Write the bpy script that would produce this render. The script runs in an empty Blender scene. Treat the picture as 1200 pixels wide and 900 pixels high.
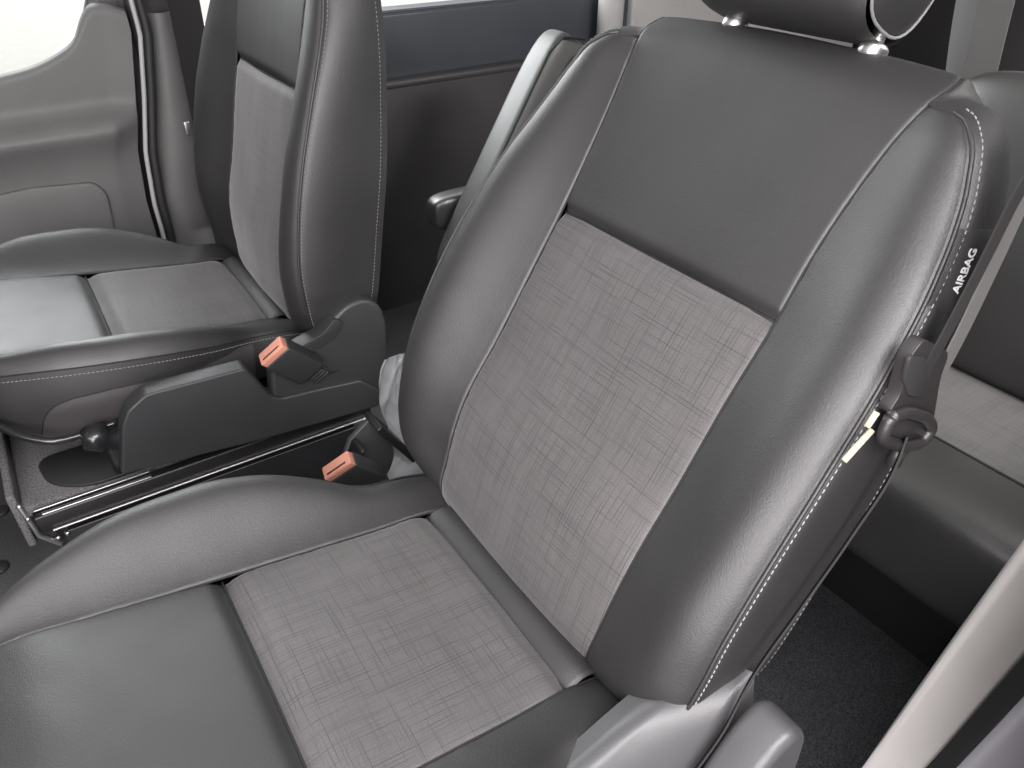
import bpy, bmesh, math, random
import numpy as np
from mathutils import Vector, Matrix
random.seed(4)
SC = bpy.context.scene
COL = SC.collection
R = math.radians

# ------------------------------------------------------------------ camera, world, lamps, exposure
cam_d = bpy.data.cameras.new('camera')
cam_d.sensor_width = 36.0
cam_d.lens = 27.0
cam_d.clip_start = 0.02
cam_d.clip_end = 200
cam = bpy.data.objects.new('camera', cam_d)
COL.objects.link(cam)
CAM = Vector((0.3149, 0.9436, 1.0642))
fwd = Vector((-0.4547512, -0.6896664, -0.56352605))
cam.matrix_world = Matrix.Translation(CAM) @ fwd.to_track_quat('-Z', 'Y').to_matrix().to_4x4()
SC.camera = cam

world = bpy.data.worlds.new('World')
SC.world = world
world.use_nodes = True
bg = world.node_tree.nodes['Background']
bg.inputs['Color'].default_value = (1.0, 0.985, 0.965, 1)
bg.inputs['Strength'].default_value = 0.36


def area_lamp(name, loc, target, sx, sy, power, color):
    d = bpy.data.lights.new(name, 'AREA')
    d.shape = 'RECTANGLE'
    d.size, d.size_y, d.energy, d.color = sx, sy, power, color
    o = bpy.data.objects.new(name, d)
    COL.objects.link(o)
    o.location = loc
    o.rotation_euler = (Vector(target) - Vector(loc)).to_track_quat('-Z', 'Y').to_euler()
    return o


sun_d = bpy.data.lights.new('sun', 'SUN')
sun_d.energy, sun_d.angle, sun_d.color = 4.6, R(0.5), (1.0, .97, .93)
sun = bpy.data.objects.new('sun', sun_d)
COL.objects.link(sun)
sun.rotation_euler = Vector((0.62, -0.02, -0.78)).to_track_quat('-Z', 'Y').to_euler()  # added sun along the van, only to whiten the ground outside
area_lamp('front_door_daylight', (1.2, 1.4, .95), (0, .2, .5), 1.5, 1.1, 42, (1.0, .95, .965))
area_lamp('door_top_daylight', (.15, 1.25, 1.66), (.1, .4, .5), 1.3, .75, 35, (1.0, .972, .985))
area_lamp('far_window_daylight', (-.08, -1.5, 1.32), (.05, .3, .5), 1.0, .7, 38, (1.0, .985, 1.0))
area_lamp('side_window_daylight', (-.7, -1.6, 1.5), (-.1, .3, .45), 1.6, .8, 8, (1.0, .985, 1.0))
area_lamp('bench_fill_lamp', (-1.05, 1.35, 1.65), (-.75, .45, .3), .8, .4, 45, (1.0, .985, .97))  # added lamp brightening the rear bench through an assumed, unseen side window
SC.view_settings.view_transform = 'Standard'
SC.view_settings.look = 'None'
SC.view_settings.exposure = 0.72
SC.view_settings.gamma = 1.0
SC.cycles.use_denoising = True
SC.cycles.max_bounces = 6


# ------------------------------------------------------------------ materials
def new_mat(name):
    m = bpy.data.materials.new(name)
    m.use_nodes = True
    nt = m.node_tree
    b = nt.nodes['Principled BSDF']
    return m, nt, b


def N(nt, typ, **kw):
    n = nt.nodes.new(typ)
    for k, v in kw.items():
        setattr(n, k, v)
    return n


def math_node(nt, op, a, b=None, c=None):
    n = nt.nodes.new('ShaderNodeMath')
    n.operation = op
    for i, x in enumerate((a, b, c)):
        if x is None:
            continue
        if isinstance(x, (int, float)):
            n.inputs[i].default_value = x
        else:
            nt.links.new(x, n.inputs[i])
    return n.outputs[0]


def grainy(name, col, rough, scale=500, bump=0.12, spec=0.5, kind='leather', var=0.15, metal=0.0, coat=0.0, speck=0.0):
    """A solid material with fine relief, slight colour variation and slight gloss variation."""
    m, nt, b = new_mat(name)
    L = nt.links.new
    tc = N(nt, 'ShaderNodeTexCoord')
    big = N(nt, 'ShaderNodeTexNoise')
    big.inputs['Scale'].default_value = 9
    big.inputs['Detail'].default_value = 4
    L(tc.outputs['Object'], big.inputs['Vector'])
    ramp = N(nt, 'ShaderNodeMixRGB')
    ramp.inputs['Color1'].default_value = tuple(c * (1 - var) for c in col) + (1,)
    ramp.inputs['Color2'].default_value = tuple(c * (1 + var) for c in col) + (1,)
    L(big.outputs['Fac'], ramp.inputs['Fac'])
    if speck:
        sn = N(nt, 'ShaderNodeTexNoise')
        sn.inputs['Scale'].default_value = scale
        sn.inputs['Detail'].default_value = 3
        L(tc.outputs['Object'], sn.inputs['Vector'])
        mu = N(nt, 'ShaderNodeMixRGB')
        mu.blend_type = 'MULTIPLY'
        mu.inputs['Fac'].default_value = 1
        L(ramp.outputs[0], mu.inputs['Color1'])
        k = math_node(nt, 'MULTIPLY_ADD', sn.outputs['Fac'], speck * 4, 1 - speck * 2)
        cb = N(nt, 'ShaderNodeCombineXYZ')
        for i in range(3):
            L(k, cb.inputs[i])
        L(cb.outputs[0], mu.inputs['Color2'])
        L(mu.outputs[0], b.inputs['Base Color'])
    else:
        L(ramp.outputs[0], b.inputs['Base Color'])
    r = math_node(nt, 'MULTIPLY_ADD', big.outputs['Fac'], 0.14, rough - 0.07)
    L(r, b.inputs['Roughness'])
    b.inputs['Specular IOR Level'].default_value = spec
    b.inputs['Metallic'].default_value = metal
    b.inputs['Coat Weight'].default_value = coat
    if kind == 'leather':
        v = N(nt, 'ShaderNodeTexVoronoi')
        v.feature = 'F1'
        v.inputs['Scale'].default_value = scale
        wob = N(nt, 'ShaderNodeTexNoise')
        wob.inputs['Scale'].default_value = scale * 0.35
        L(tc.outputs['Object'], wob.inputs['Vector'])
        mx = N(nt, 'ShaderNodeMixRGB')
        mx.blend_type = 'LINEAR_LIGHT'
        mx.inputs['Fac'].default_value = 0.004
        L(tc.outputs['Object'], mx.inputs['Color1'])
        L(wob.outputs['Color'], mx.inputs['Color2'])
        L(mx.outputs[0], v.inputs['Vector'])
        h = v.outputs['Distance']
    else:
        v = N(nt, 'ShaderNodeTexNoise')
        v.inputs['Scale'].default_value = scale
        v.inputs['Detail'].default_value = 3
        L(tc.outputs['Object'], v.inputs['Vector'])
        h = v.outputs['Fac']
    bp = N(nt, 'ShaderNodeBump')
    bp.inputs['Strength'].default_value = bump
    bp.inputs['Distance'].default_value = 0.001
    L(h, bp.inputs['Height'])
    L(bp.outputs[0], b.inputs['Normal'])
    return m


def fabric_mat(name, col, dark):
    """Grey technical cloth with a fine weave and broken dark threads running both ways (UVs are metres)."""
    m, nt, b = new_mat(name)
    L = nt.links.new
    uv = N(nt, 'ShaderNodeUVMap')
    sep = N(nt, 'ShaderNodeSeparateXYZ')
    L(uv.outputs[0], sep.inputs[0])
    u, v = sep.outputs[0], sep.outputs[1]

    def dashes(across, along, pitch, freq, lo, hi, seed, thin):
        wob = N(nt, 'ShaderNodeTexNoise')
        wob.noise_dimensions = '2D'
        wob.inputs['Scale'].default_value = 14
        L(uv.outputs[0], wob.inputs['Vector'])
        ac = math_node(nt, 'MULTIPLY_ADD', wob.outputs['Fac'], 0.0015, across)
        c = math_node(nt, 'MULTIPLY', ac, 1 / pitch)
        cell = math_node(nt, 'FLOOR', c)
        fr = math_node(nt, 'SUBTRACT', c, cell)
        com = N(nt, 'ShaderNodeCombineXYZ')
        L(math_node(nt, 'MULTIPLY_ADD', cell, 7.31, seed), com.inputs[0])
        L(math_node(nt, 'MULTIPLY', along, freq), com.inputs[1])
        no = N(nt, 'ShaderNodeTexNoise')
        no.noise_dimensions = '2D'
        no.inputs['Scale'].default_value = 1
        no.inputs['Detail'].default_value = 1.0
        L(com.outputs[0], no.inputs['Vector'])
        mr = N(nt, 'ShaderNodeMapRange')
        mr.inputs['From Min'].default_value = lo
        mr.inputs['From Max'].default_value = hi
        L(no.outputs['Fac'], mr.inputs['Value'])
        # a soft thread profile within its cell
        prof = math_node(nt, 'SUBTRACT', 1.0, math_node(nt, 'MULTIPLY', math_node(nt, 'ABSOLUTE', math_node(nt, 'SUBTRACT', fr, 0.5)), thin))
        prof = math_node(nt, 'MAXIMUM', prof, 0.0)
        return math_node(nt, 'MULTIPLY', mr.outputs[0], prof)

    d1 = dashes(u, v, 0.0036, 11, 0.50, 0.64, 3.1, 7.0)
    d2 = dashes(v, u, 0.0042, 11, 0.52, 0.66, 51.7, 8.0)
    e1 = dashes(u, v, 0.0014, 16, 0.50, 0.74, 103.1, 2.4)
    e2 = dashes(v, u, 0.0016, 15, 0.52, 0.76, 151.7, 2.4)
    strong = math_node(nt, 'MAXIMUM', d1, d2)
    faint = math_node(nt, 'MULTIPLY', math_node(nt, 'MAXIMUM', e1, e2), 0.62)
    d = math_node(nt, 'MAXIMUM', strong, faint)
    # fine weave
    su = math_node(nt, 'SINE', math_node(nt, 'MULTIPLY', u, 2 * math.pi / 0.0013))
    sv = math_node(nt, 'SINE', math_node(nt, 'MULTIPLY', v, 2 * math.pi / 0.0013))
    w = math_node(nt, 'MULTIPLY', su, sv)
    fine = N(nt, 'ShaderNodeTexNoise')
    fine.noise_dimensions = '2D'
    fine.inputs['Scale'].default_value = 900
    fine.inputs['Detail'].default_value = 2
    L(uv.outputs[0], fine.inputs['Vector'])
    big = N(nt, 'ShaderNodeTexNoise')
    big.noise_dimensions = '2D'
    big.inputs['Scale'].default_value = 12
    L(uv.outputs[0], big.inputs['Vector'])
    val = math_node(nt, 'MULTIPLY_ADD', w, 0.16, 1.0)
    val = math_node(nt, 'ADD', val, math_node(nt, 'MULTIPLY_ADD', fine.outputs['Fac'], 0.8, -0.40))
    val = math_node(nt, 'ADD', val, math_node(nt, 'MULTIPLY_ADD', big.outputs['Fac'], 0.24, -0.12))
    base = N(nt, 'ShaderNodeMixRGB')
    base.blend_type = 'MULTIPLY'
    base.inputs['Fac'].default_value = 1
    base.inputs['Color1'].default_value = col + (1,)
    com = N(nt, 'ShaderNodeCombineXYZ')
    for i in range(3):
        L(val, com.inputs[i])
    L(com.outputs[0], base.inputs['Color2'])
    mix = N(nt, 'ShaderNodeMixRGB')
    mix.inputs['Color2'].default_value = dark + (1,)
    L(math_node(nt, 'MULTIPLY', d, 0.90), mix.inputs['Fac'])
    L(base.outputs[0], mix.inputs['Color1'])
    L(mix.outputs[0], b.inputs['Base Color'])
    b.inputs['Roughness'].default_value = 0.62
    b.inputs['Specular IOR Level'].default_value = 0.45
    b.inputs['Sheen Weight'].default_value = 0.25
    b.inputs['Sheen Roughness'].default_value = 0.4
    bp = N(nt, 'ShaderNodeBump')
    bp.inputs['Strength'].default_value = 0.25
    bp.inputs['Distance'].default_value = 0.0005
    L(math_node(nt, 'SUBTRACT', val, math_node(nt, 'MULTIPLY', d, 0.6)), bp.inputs['Height'])
    L(bp.outputs[0], b.inputs['Normal'])
    return m


LEATHER = grainy('black_leather', (0.0085, 0.0081, 0.0083), 0.55, 680, 0.20, 0.85)
LEATHER_REAR = grainy('rear_black_leather', (0.022, 0.0215, 0.021), 0.38, 560, 0.15, 1.0)
FABRIC = fabric_mat('grey_woven_fabric', (0.066, 0.062, 0.0622), (0.009, 0.0085, 0.0088))
SEAM = grainy('seam_shadow_cord', (0.012, 0.012, 0.012), 0.7, 900, 0.1, 0.3, 'noise')  # dark cords laid in the seam creases stand in for their shade
THREAD = grainy('grey_thread', (0.20, 0.197, 0.197), 0.6, 900, 0.1, 0.4, 'noise')
LEATHER_INSERT = grainy('purple_black_leather', (0.034, 0.031, 0.033), 0.55, 700, 0.1, 0.5)
THREAD_DARK = grainy('dark_thread', (0.14, 0.14, 0.143), 0.6, 900, 0.1, 0.4, 'noise')
PLASTIC = grainy('black_textured_plastic', (0.021, 0.0215, 0.0225), 0.5, 700, 0.18, 0.5, 'noise')
PLASTIC_GREY = grainy('grey_textured_plastic', (0.052, 0.052, 0.054), 0.42, 700, 0.15, 0.5, 'noise')
PLASTIC_GLOSS = grainy('glossy_black_plastic', (0.012, 0.012, 0.013), 0.22, 300, 0.02, 0.6, 'noise')
PLASTIC_BROWN = grainy('brown_black_plastic', (0.022, 0.020, 0.0205), 0.38, 600, 0.06, 0.5, 'noise')
STEEL_BLACK = grainy('black_painted_steel', (0.008, 0.0075, 0.0085), 0.42, 200, 0.03, 0.6, 'noise')
STEEL = grainy('bare_steel', (0.60, 0.60, 0.60), 0.42, 300, 0.02, 0.5, 'noise', 0.1, 1.0)
CHROME = grainy('satin_chrome', (0.62, 0.61, 0.60), 0.3, 300, 0.01, 0.5, 'noise', 0.05, 1.0)
RED = grainy('orange_red_button', (0.46, 0.20, 0.14), 0.45, 500, 0.05, 0.5, 'noise')
CARPET = grainy('grey_carpet', (0.115, 0.112, 0.114), 0.95, 420, 0.9, 0.15, 'noise', 0.3, speck=0.7)
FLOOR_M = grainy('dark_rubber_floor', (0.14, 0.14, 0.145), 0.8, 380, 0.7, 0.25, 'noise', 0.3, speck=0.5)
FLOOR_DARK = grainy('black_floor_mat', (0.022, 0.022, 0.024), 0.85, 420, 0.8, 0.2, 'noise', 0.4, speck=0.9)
TRIM_GREY = grainy('warm_grey_trim', (0.122, 0.120, 0.119), 0.55, 600, 0.15, 0.4, 'noise')
MID_GREY = grainy('mid_grey_vinyl', (0.042, 0.042, 0.041), 0.5, 500, 0.12, 0.5)
TRIM_BEIGE = grainy('beige_grey_trim', (0.28, 0.268, 0.258), 0.6, 600, 0.15, 0.35, 'noise')
TRIM_LIGHT = grainy('pale_grey_trim', (0.33, 0.32, 0.315), 0.6, 500, 0.1, 0.35, 'noise')
TRIM_DARK = grainy('charcoal_trim', (0.030, 0.028, 0.030), 0.5, 420, 0.25, 0.45, 'noise')
TRIM_SLATE = grainy('slate_trim', (0.040, 0.044, 0.052), 0.4, 420, 0.1, 0.45, 'noise')
CONCRETE = grainy('pale_concrete', (0.55, 0.54, 0.53), 0.9, 60, 0.4, 0.2, 'noise', 0.08)
ASPHALT = grainy('asphalt', (0.055, 0.055, 0.056), 0.9, 60, 0.5, 0.2, 'noise', 0.3)
HEADLINER = grainy('grey_headliner', (0.36, 0.355, 0.35), 0.9, 500, 0.3, 0.1, 'noise')
RUBBER = grainy('black_rubber', (0.02, 0.02, 0.02), 0.6, 500, 0.1, 0.4, 'noise')
SEAL_PALE = grainy('pale_door_edge', (0.36, 0.355, 0.36), 0.45, 500, 0.05, 0.4, 'noise')
PAINT = grainy('purple_grey_paint', (0.30, 0.29, 0.32), 0.35, 200, 0.02, 0.5, 'noise', 0.05, 0.0, 0.5)
WEBBING = grainy('dark_webbing', (0.022, 0.021, 0.021), 0.85, 900, 0.4, 0.1, 'noise')
WEBBING_GREY = grainy('grey_webbing', (0.085, 0.082, 0.08), 0.75, 900, 0.4, 0.3, 'noise')
CREAM = grainy('cream_elastic', (0.36, 0.33, 0.24), 0.6, 500, 0.1, 0.3, 'noise', 0.05)
WHITE = grainy('white_print', (0.52, 0.52, 0.52), 0.6, 500, 0.02, 0.3, 'noise', 0.02)


def film_mat():
    m, nt, b = new_mat('clear_plastic_film')
    L = nt.links.new
    b.inputs['Base Color'].default_value = (0.27, 0.28, 0.285, 1)
    b.inputs['Roughness'].default_value = 0.25
    tr = N(nt, 'ShaderNodeBsdfTransparent')
    mx = N(nt, 'ShaderNodeMixShader')
    no = N(nt, 'ShaderNodeTexNoise')
    no.inputs['Scale'].default_value = 30
    no.inputs['Detail'].default_value = 5
    tc = N(nt, 'ShaderNodeTexCoord')
    L(tc.outputs['Object'], no.inputs['Vector'])
    L(math_node(nt, 'MULTIPLY_ADD', no.outputs['Fac'], 0.5, 0.42), mx.inputs['Fac'])
    L(tr.outputs[0], mx.inputs[1])
    L(b.outputs[0], mx.inputs[2])
    L(mx.outputs[0], nt.nodes['Material Output'].inputs['Surface'])
    return m


def glass_mat():
    m, nt, b = new_mat('window_glass')
    L = nt.links.new
    tr = N(nt, 'ShaderNodeBsdfTransparent')
    tr.inputs['Color'].default_value = (0.93, 0.95, 0.95, 1)
    gl = N(nt, 'ShaderNodeBsdfGlossy')
    gl.inputs['Roughness'].default_value = 0.02
    mx = N(nt, 'ShaderNodeMixShader')
    mx.inputs['Fac'].default_value = 0.06
    L(tr.outputs[0], mx.inputs[1])
    L(gl.outputs[0], mx.inputs[2])
    L(mx.outputs[0], nt.nodes['Material Output'].inputs['Surface'])
    return m


FILM = film_mat()
GLASS = glass_mat()


# ------------------------------------------------------------------ object helpers
def link(name, me, mat=None, parent=None, smooth=True):
    o = bpy.data.objects.new(name, me)
    COL.objects.link(o)
    if mat:
        me.materials.append(mat)
    if smooth:
        me.polygons.foreach_set('use_smooth', [True] * len(me.polygons))
    if parent:
        o.parent = parent
    return o


def tag(o, label, cat, group=None):
    o['label'] = label
    o['category'] = cat
    if group:
        o['group'] = group
    return o


def thing(name, label, cat, loc=(0, 0, 0), group=None):
    o = bpy.data.objects.new(name, None)
    COL.objects.link(o)
    o.location = loc
    o.empty_display_size = 0.05
    return tag(o, label, cat, group)


def mesh(name, verts, faces, mat, parent=None, uv=None, smooth=True):
    me = bpy.data.meshes.new(name)
    me.from_pydata([tuple(map(float, v)) for v in verts], [], [tuple(f) for f in faces])
    if uv is not None:
        lay = me.uv_layers.new(name='UVMap')
        idx = np.zeros(len(me.loops), dtype=np.int32)
        me.loops.foreach_get('vertex_index', idx)
        lay.data.foreach_set('uv', np.asarray(uv, dtype=np.float32)[idx].ravel())
    me.update()
    return link(name, me, mat, parent, smooth)


def grid(name, P, mat, parent=None, uv=None, flip=False, close_u=False):
    """P[nv, nu, 3] becomes one quad sheet."""
    nv, nu = P.shape[:2]
    f = []
    un = nu if close_u else nu - 1
    for j in range(nv - 1):
        for i in range(un):
            i2 = (i + 1) % nu
            q = (j * nu + i, j * nu + i2, (j + 1) * nu + i2, (j + 1) * nu + i)
            f.append(q[::-1] if flip else q)
    return mesh(name, P.reshape(-1, 3), f, mat, parent, None if uv is None else uv.reshape(-1, 2))


def spline(keys, T):
    """Cubic Hermite through rows (t, x, y, z ...) at parameters T."""
    k = np.array(keys, float)
    t, X = k[:, 0], k[:, 1:]
    d = np.diff(t)[:, None]
    s = np.diff(X, axis=0) / d
    m = np.zeros_like(X)
    m[0], m[-1] = s[0], s[-1]
    for i in range(1, len(t) - 1):
        m[i] = (s[i - 1] * d[i] + s[i] * d[i - 1]) / (d[i] + d[i - 1])
    T = np.clip(np.asarray(T, float), t[0], t[-1])
    i = np.clip(np.searchsorted(t, T, side='right') - 1, 0, len(t) - 2)
    h = (t[i + 1] - t[i])[:, None]
    q = ((T - t[i])[:, None]) / h
    return ((2 * q**3 - 3 * q**2 + 1) * X[i] + (q**3 - 2 * q**2 + q) * h * m[i]
            + (-2 * q**3 + 3 * q**2) * X[i + 1] + (q**3 - q**2) * h * m[i + 1])


def ease(n, k=0.7):
    x = np.linspace(0, 1, n)
    return x * (1 - k) + k * (0.5 - 0.5 * np.cos(math.pi * x))


def tube_verts(pts, rad, seg=8, cap=True):
    pts = [Vector(p) for p in pts]
    n = len(pts)
    rads = rad if hasattr(rad, '__len__') else [rad] * n
    vs, fs = [], []
    up = None
    for i, p in enumerate(pts):
        t = (pts[min(i + 1, n - 1)] - pts[max(i - 1, 0)]).normalized()
        if up is None:
            up = t.orthogonal().normalized()
        up = (up - t * up.dot(t)).normalized()
        b = t.cross(up)
        for k in range(seg):
            a = 2 * math.pi * k / seg
            vs.append(p + (up * math.cos(a) + b * math.sin(a)) * rads[i])
    for i in range(n - 1):
        for k in range(seg):
            k2 = (k + 1) % seg
            fs.append((i * seg + k, i * seg + k2, (i + 1) * seg + k2, (i + 1) * seg + k))
    if cap:
        fs.append(tuple(range(seg))[::-1])
        fs.append(tuple((n - 1) * seg + k for k in range(seg)))
    return vs, fs


def tube(name, pts, rad, mat, parent=None, seg=8):
    v, f = tube_verts(pts, rad, seg)
    return mesh(name, v, f, mat, parent)


def smooth_path(pts, n=40):
    pts = np.array(pts, float)
    t = np.r_[0, np.cumsum(np.linalg.norm(np.diff(pts, axis=0), axis=1))]
    return spline(np.c_[t, pts], np.linspace(0, t[-1], n))


def bevel_mod(o, w, seg=3, angle=35):
    m = o.modifiers.new('bevel', 'BEVEL')
    m.width = w
    m.segments = seg
    m.limit_method = 'ANGLE'
    m.angle_limit = R(angle)
    m.harden_normals = False
    return o


def box(name, c, s, mat, parent=None, rot=None, bev=0.004, seg=3):
    """A bevelled box; c centre, s full size, rot a 3x3 or euler."""
    M = Matrix.Identity(3) if rot is None else (rot if isinstance(rot, Matrix) else Matrix(rot))
    vs = []
    for sx in (-.5, .5):
        for sy in (-.5, .5):
            for sz in (-.5, .5):
                vs.append(Vector(c) + M @ Vector((sx * s[0], sy * s[1], sz * s[2])))
    fs = [(0, 1, 3, 2), (4, 6, 7, 5), (0, 4, 5, 1), (2, 3, 7, 6), (0, 2, 6, 4), (1, 5, 7, 3)]
    o = mesh(name, vs, fs, mat, parent)
    if bev:
        bevel_mod(o, bev, seg)
    return o


def prism(name, outline, axis, a, b, mat, parent=None, bev=0.004, seg=3):
    """Extrude a 2D outline along an axis ('y': outline is x,z; 'x': y,z; 'z': x,y)."""
    def P(p, h):
        return {'y': (p[0], h, p[1]), 'x': (h, p[0], p[1]), 'z': (p[0], p[1], h)}[axis]
    n = len(outline)
    vs = [P(p, a) for p in outline] + [P(p, b) for p in outline]
    fs = [tuple(range(n)), tuple(range(n, 2 * n))[::-1]]
    for i in range(n):
        j = (i + 1) % n
        fs.append((i, i + n, j + n, j))
    me = bpy.data.meshes.new(name)
    me.from_pydata(vs, [], fs)
    bm = bmesh.new()
    bm.from_mesh(me)
    bmesh.ops.recalc_face_normals(bm, faces=bm.faces)
    bm.to_mesh(me)
    bm.free()
    o = link(name, me, mat, parent)
    if bev:
        bevel_mod(o, bev, seg)
    return o


def rounded(pts, r=0.02, n=5):
    """Round the corners of a 2D outline."""
    out = []
    m = len(pts)
    for i in range(m):
        p0, p1, p2 = (Vector(pts[(i + k) % m]) for k in (-1, 0, 1))
        a, b = p0 - p1, p2 - p1
        d = min(r, a.length * 0.45, b.length * 0.45)
        q0, q2 = p1 + a.normalized() * d, p1 + b.normalized() * d
        for k in range(n + 1):
            t = k / n
            out.append(tuple((1 - t)**2 * q0 + 2 * t * (1 - t) * p1 + t * t * q2))
    return out


def pillow(name, c, s, mat, parent=None, rot=None, e=0.35, n=28, puff=0.0):
    """A stuffed rounded block: superellipsoid with full size s."""
    M = Matrix.Identity(3) if rot is None else rot
    vs, fs = [], []
    def sp(x, p):
        return math.copysign(abs(x)**p, x)
    for j in range(n + 1):
        ph = -math.pi / 2 + math.pi * j / n
        for i in range(2 * n):
            th = math.pi * i / n
            p = Vector((sp(math.cos(ph), e) * sp(math.cos(th), e) * s[0] / 2,
                        sp(math.cos(ph), e) * sp(math.sin(th), e) * s[1] / 2,
                        sp(math.sin(ph), e) * s[2] / 2))
            vs.append(Vector(c) + M @ p)
    for j in range(n):
        for i in range(2 * n):
            i2 = (i + 1) % (2 * n)
            fs.append((j * 2 * n + i, j * 2 * n + i2, (j + 1) * 2 * n + i2, (j + 1) * 2 * n + i))
    return mesh(name, vs, fs, mat, parent)


# ------------------------------------------------------------------ the front seats
# Section curves of the backrest: (row, across, up, forward) in metres, in the plane of the reclined back.
BK_INNER = [(-.06, .130, -.045, -.055), (-.03, .136, -.025, -.022), (0, .143, 0, .0), (.05, .147, .05, .012), (.12, .150, .12, .020),
            (.21, .149, .21, .012), (.30, .148, .30, .006), (.37, .149, .37, .0), (.43, .149, .43, -.002),
            (.49, .153, .49, -.006), (.54, .160, .54, -.011), (.567, .166, .565, -.016), (.60, .169, .586, -.031),
            (.64, .163, .598, -.050), (.68, .157, .588, -.085), (.70, .155, .560, -.100)]
BK_OUTER = [(-.06, .205, .010, -.060), (-.03, .228, .012, -.022), (0, .250, .030, .008), (.03, .260, .055, .020), (.08, .265, .090, .030),
            (.14, .267, .14, .040), (.20, .268, .20, .043), (.29, .267, .29, .038), (.38, .261, .38, .024),
            (.45, .250, .448, .010), (.48, .242, .481, .004), (.515, .230, .518, .001), (.54, .215, .546, -.001),
            (.557, .193, .562, -.009), (.567, .167, .566, -.016)]
BK_REAR = [(-.06, .225, .04, -.095), (0, .245, .055, -.095), (.08, .256, .085, -.095), (.2, .258, .2, -.095), (.3, .257, .3, -.095),
           (.38, .249, .39, -.092), (.45, .240, .46, -.088), (.48, .231, .50, -.085), (.515, .216, .54, -.082),
           (.54, .200, .565, -.080), (.567, .182, .583, -.079), (.60, .168, .592, -.082), (.64, .160, .590, -.092),
           (.68, .155, .582, -.100), (.70, .153, .556, -.106)]
# Seam lines of the cushion: (row, across, up, forward)
CU_INNER = [(-.06, .135, -.040, -.06), (-.02, .137, -.012, -.02), (.02, .139, 0, .02), (.10, .140, .0, .10), (.20, .141, .0, .20),
            (.30, .142, .0, .30), (.40, .142, .002, .40), (.46, .142, .002, .455), (.49, .141, -.006, .485), (.52, .140, -.025, .508), (.56, .139, -.065, .515)]
CU_OUTER = [(-.06, .195, -.02, -.06), (-.02, .200, .0, -.03), (.02, .206, .006, .02), (.09, .212, .008, .09), (.14, .235, .016, .14), (.20, .254, .025, .20),
            (.26, .259, .028, .26), (.32, .253, .026, .32), (.36, .244, .023, .36), (.41, .226, .016, .405), (.44, .212, .010, .432), (.46, .202, .004, .450), (.49, .184, -.008, .474),
            (.52, .170, -.030, .494), (.56, .160, -.070, .502)]


def gauss_edge(d, depth, w):
    return -depth * np.exp(-(d / w)**2)


def groove(d, soft=None):
    """Sewn seam: a soft pulled-in valley with a narrow crease at its bottom."""
    return gauss_edge(d, .0008 if soft is None else soft, .010) + gauss_edge(d, .0021, .0016)


def uneven(X, Y, seed, amp=.00035):
    """Gentle stuffing waves, so the covers are not geometrically perfect."""
    g = np.random.RandomState(seed)
    z = 0 * X * Y
    for _ in range(9):
        k, th, ph = 2 * math.pi / g.uniform(.035, .12), g.uniform(0, math.pi), g.uniform(0, 6.28)
        z = z + np.sin(k * (X * math.cos(th) + Y * math.sin(th)) + ph) * k**-1 * 55
    return z * amp / 3


def pucker(d, L, seed, amp=.00028):
    """Small gathers where the cover is pulled into a seam; d distance to the seam, L length along it."""
    g = np.random.RandomState(seed)
    w = sum(np.sin(2 * math.pi * L / p + g.uniform(0, 6.28)) * a for p, a in ((.0135, .7), (.0087, .5), (.031, .9), (.052, .6)))
    return amp * w * np.exp(-(d / .008))


class Frame:
    """Maps (across, up, normal) of a panel plane to seat coordinates."""
    def __init__(self, sgn, A, B, shift=0.0):
        self.s, self.A, self.B, self.c = sgn, np.array(A, float), np.array(B, float), shift

    def __call__(self, Q):
        return Q[..., 1:2] * self.A + Q[..., 2:3] * self.B + (Q[..., 0:1] + self.c) * np.array([0, self.s, 0.])


def stitch_line(name, Pts, Nrm, pitch, length, rad, mat, parent):
    """Individual thread stitches laid along a polyline, each half sunk in the leather."""
    Pts, Nrm = np.asarray(Pts), np.asarray(Nrm)
    d = np.r_[0, np.cumsum(np.linalg.norm(np.diff(Pts, axis=0), axis=1))]
    n = int(d[-1] / pitch)
    vs, fs = [], []
    for i in range(n):
        c = (i + 0.5) * pitch
        q = [np.array([np.interp(c + k, d, Pts[:, j]) for j in range(3)]) for k in (-length / 2, 0, length / 2)]
        nn = np.array([np.interp(c, d, Nrm[:, j]) for j in range(3)])
        nn /= np.linalg.norm(nn)
        pts = [q[0] - nn * rad * 0.4, q[0] * 0.75 + q[2] * 0.25 + nn * rad * 0.55, q[0] * 0.25 + q[2] * 0.75 + nn * rad * 0.55, q[2] - nn * rad * 0.4]
        v, f = tube_verts(pts, [rad * 0.6, rad, rad, rad * 0.6], 5)
        o = len(vs)
        vs += v
        fs += [tuple(o + k for k in g) for g in f]
    o = mesh(name, vs, fs, mat, parent)
    o['kind'] = 'stuff'
    return o


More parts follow.
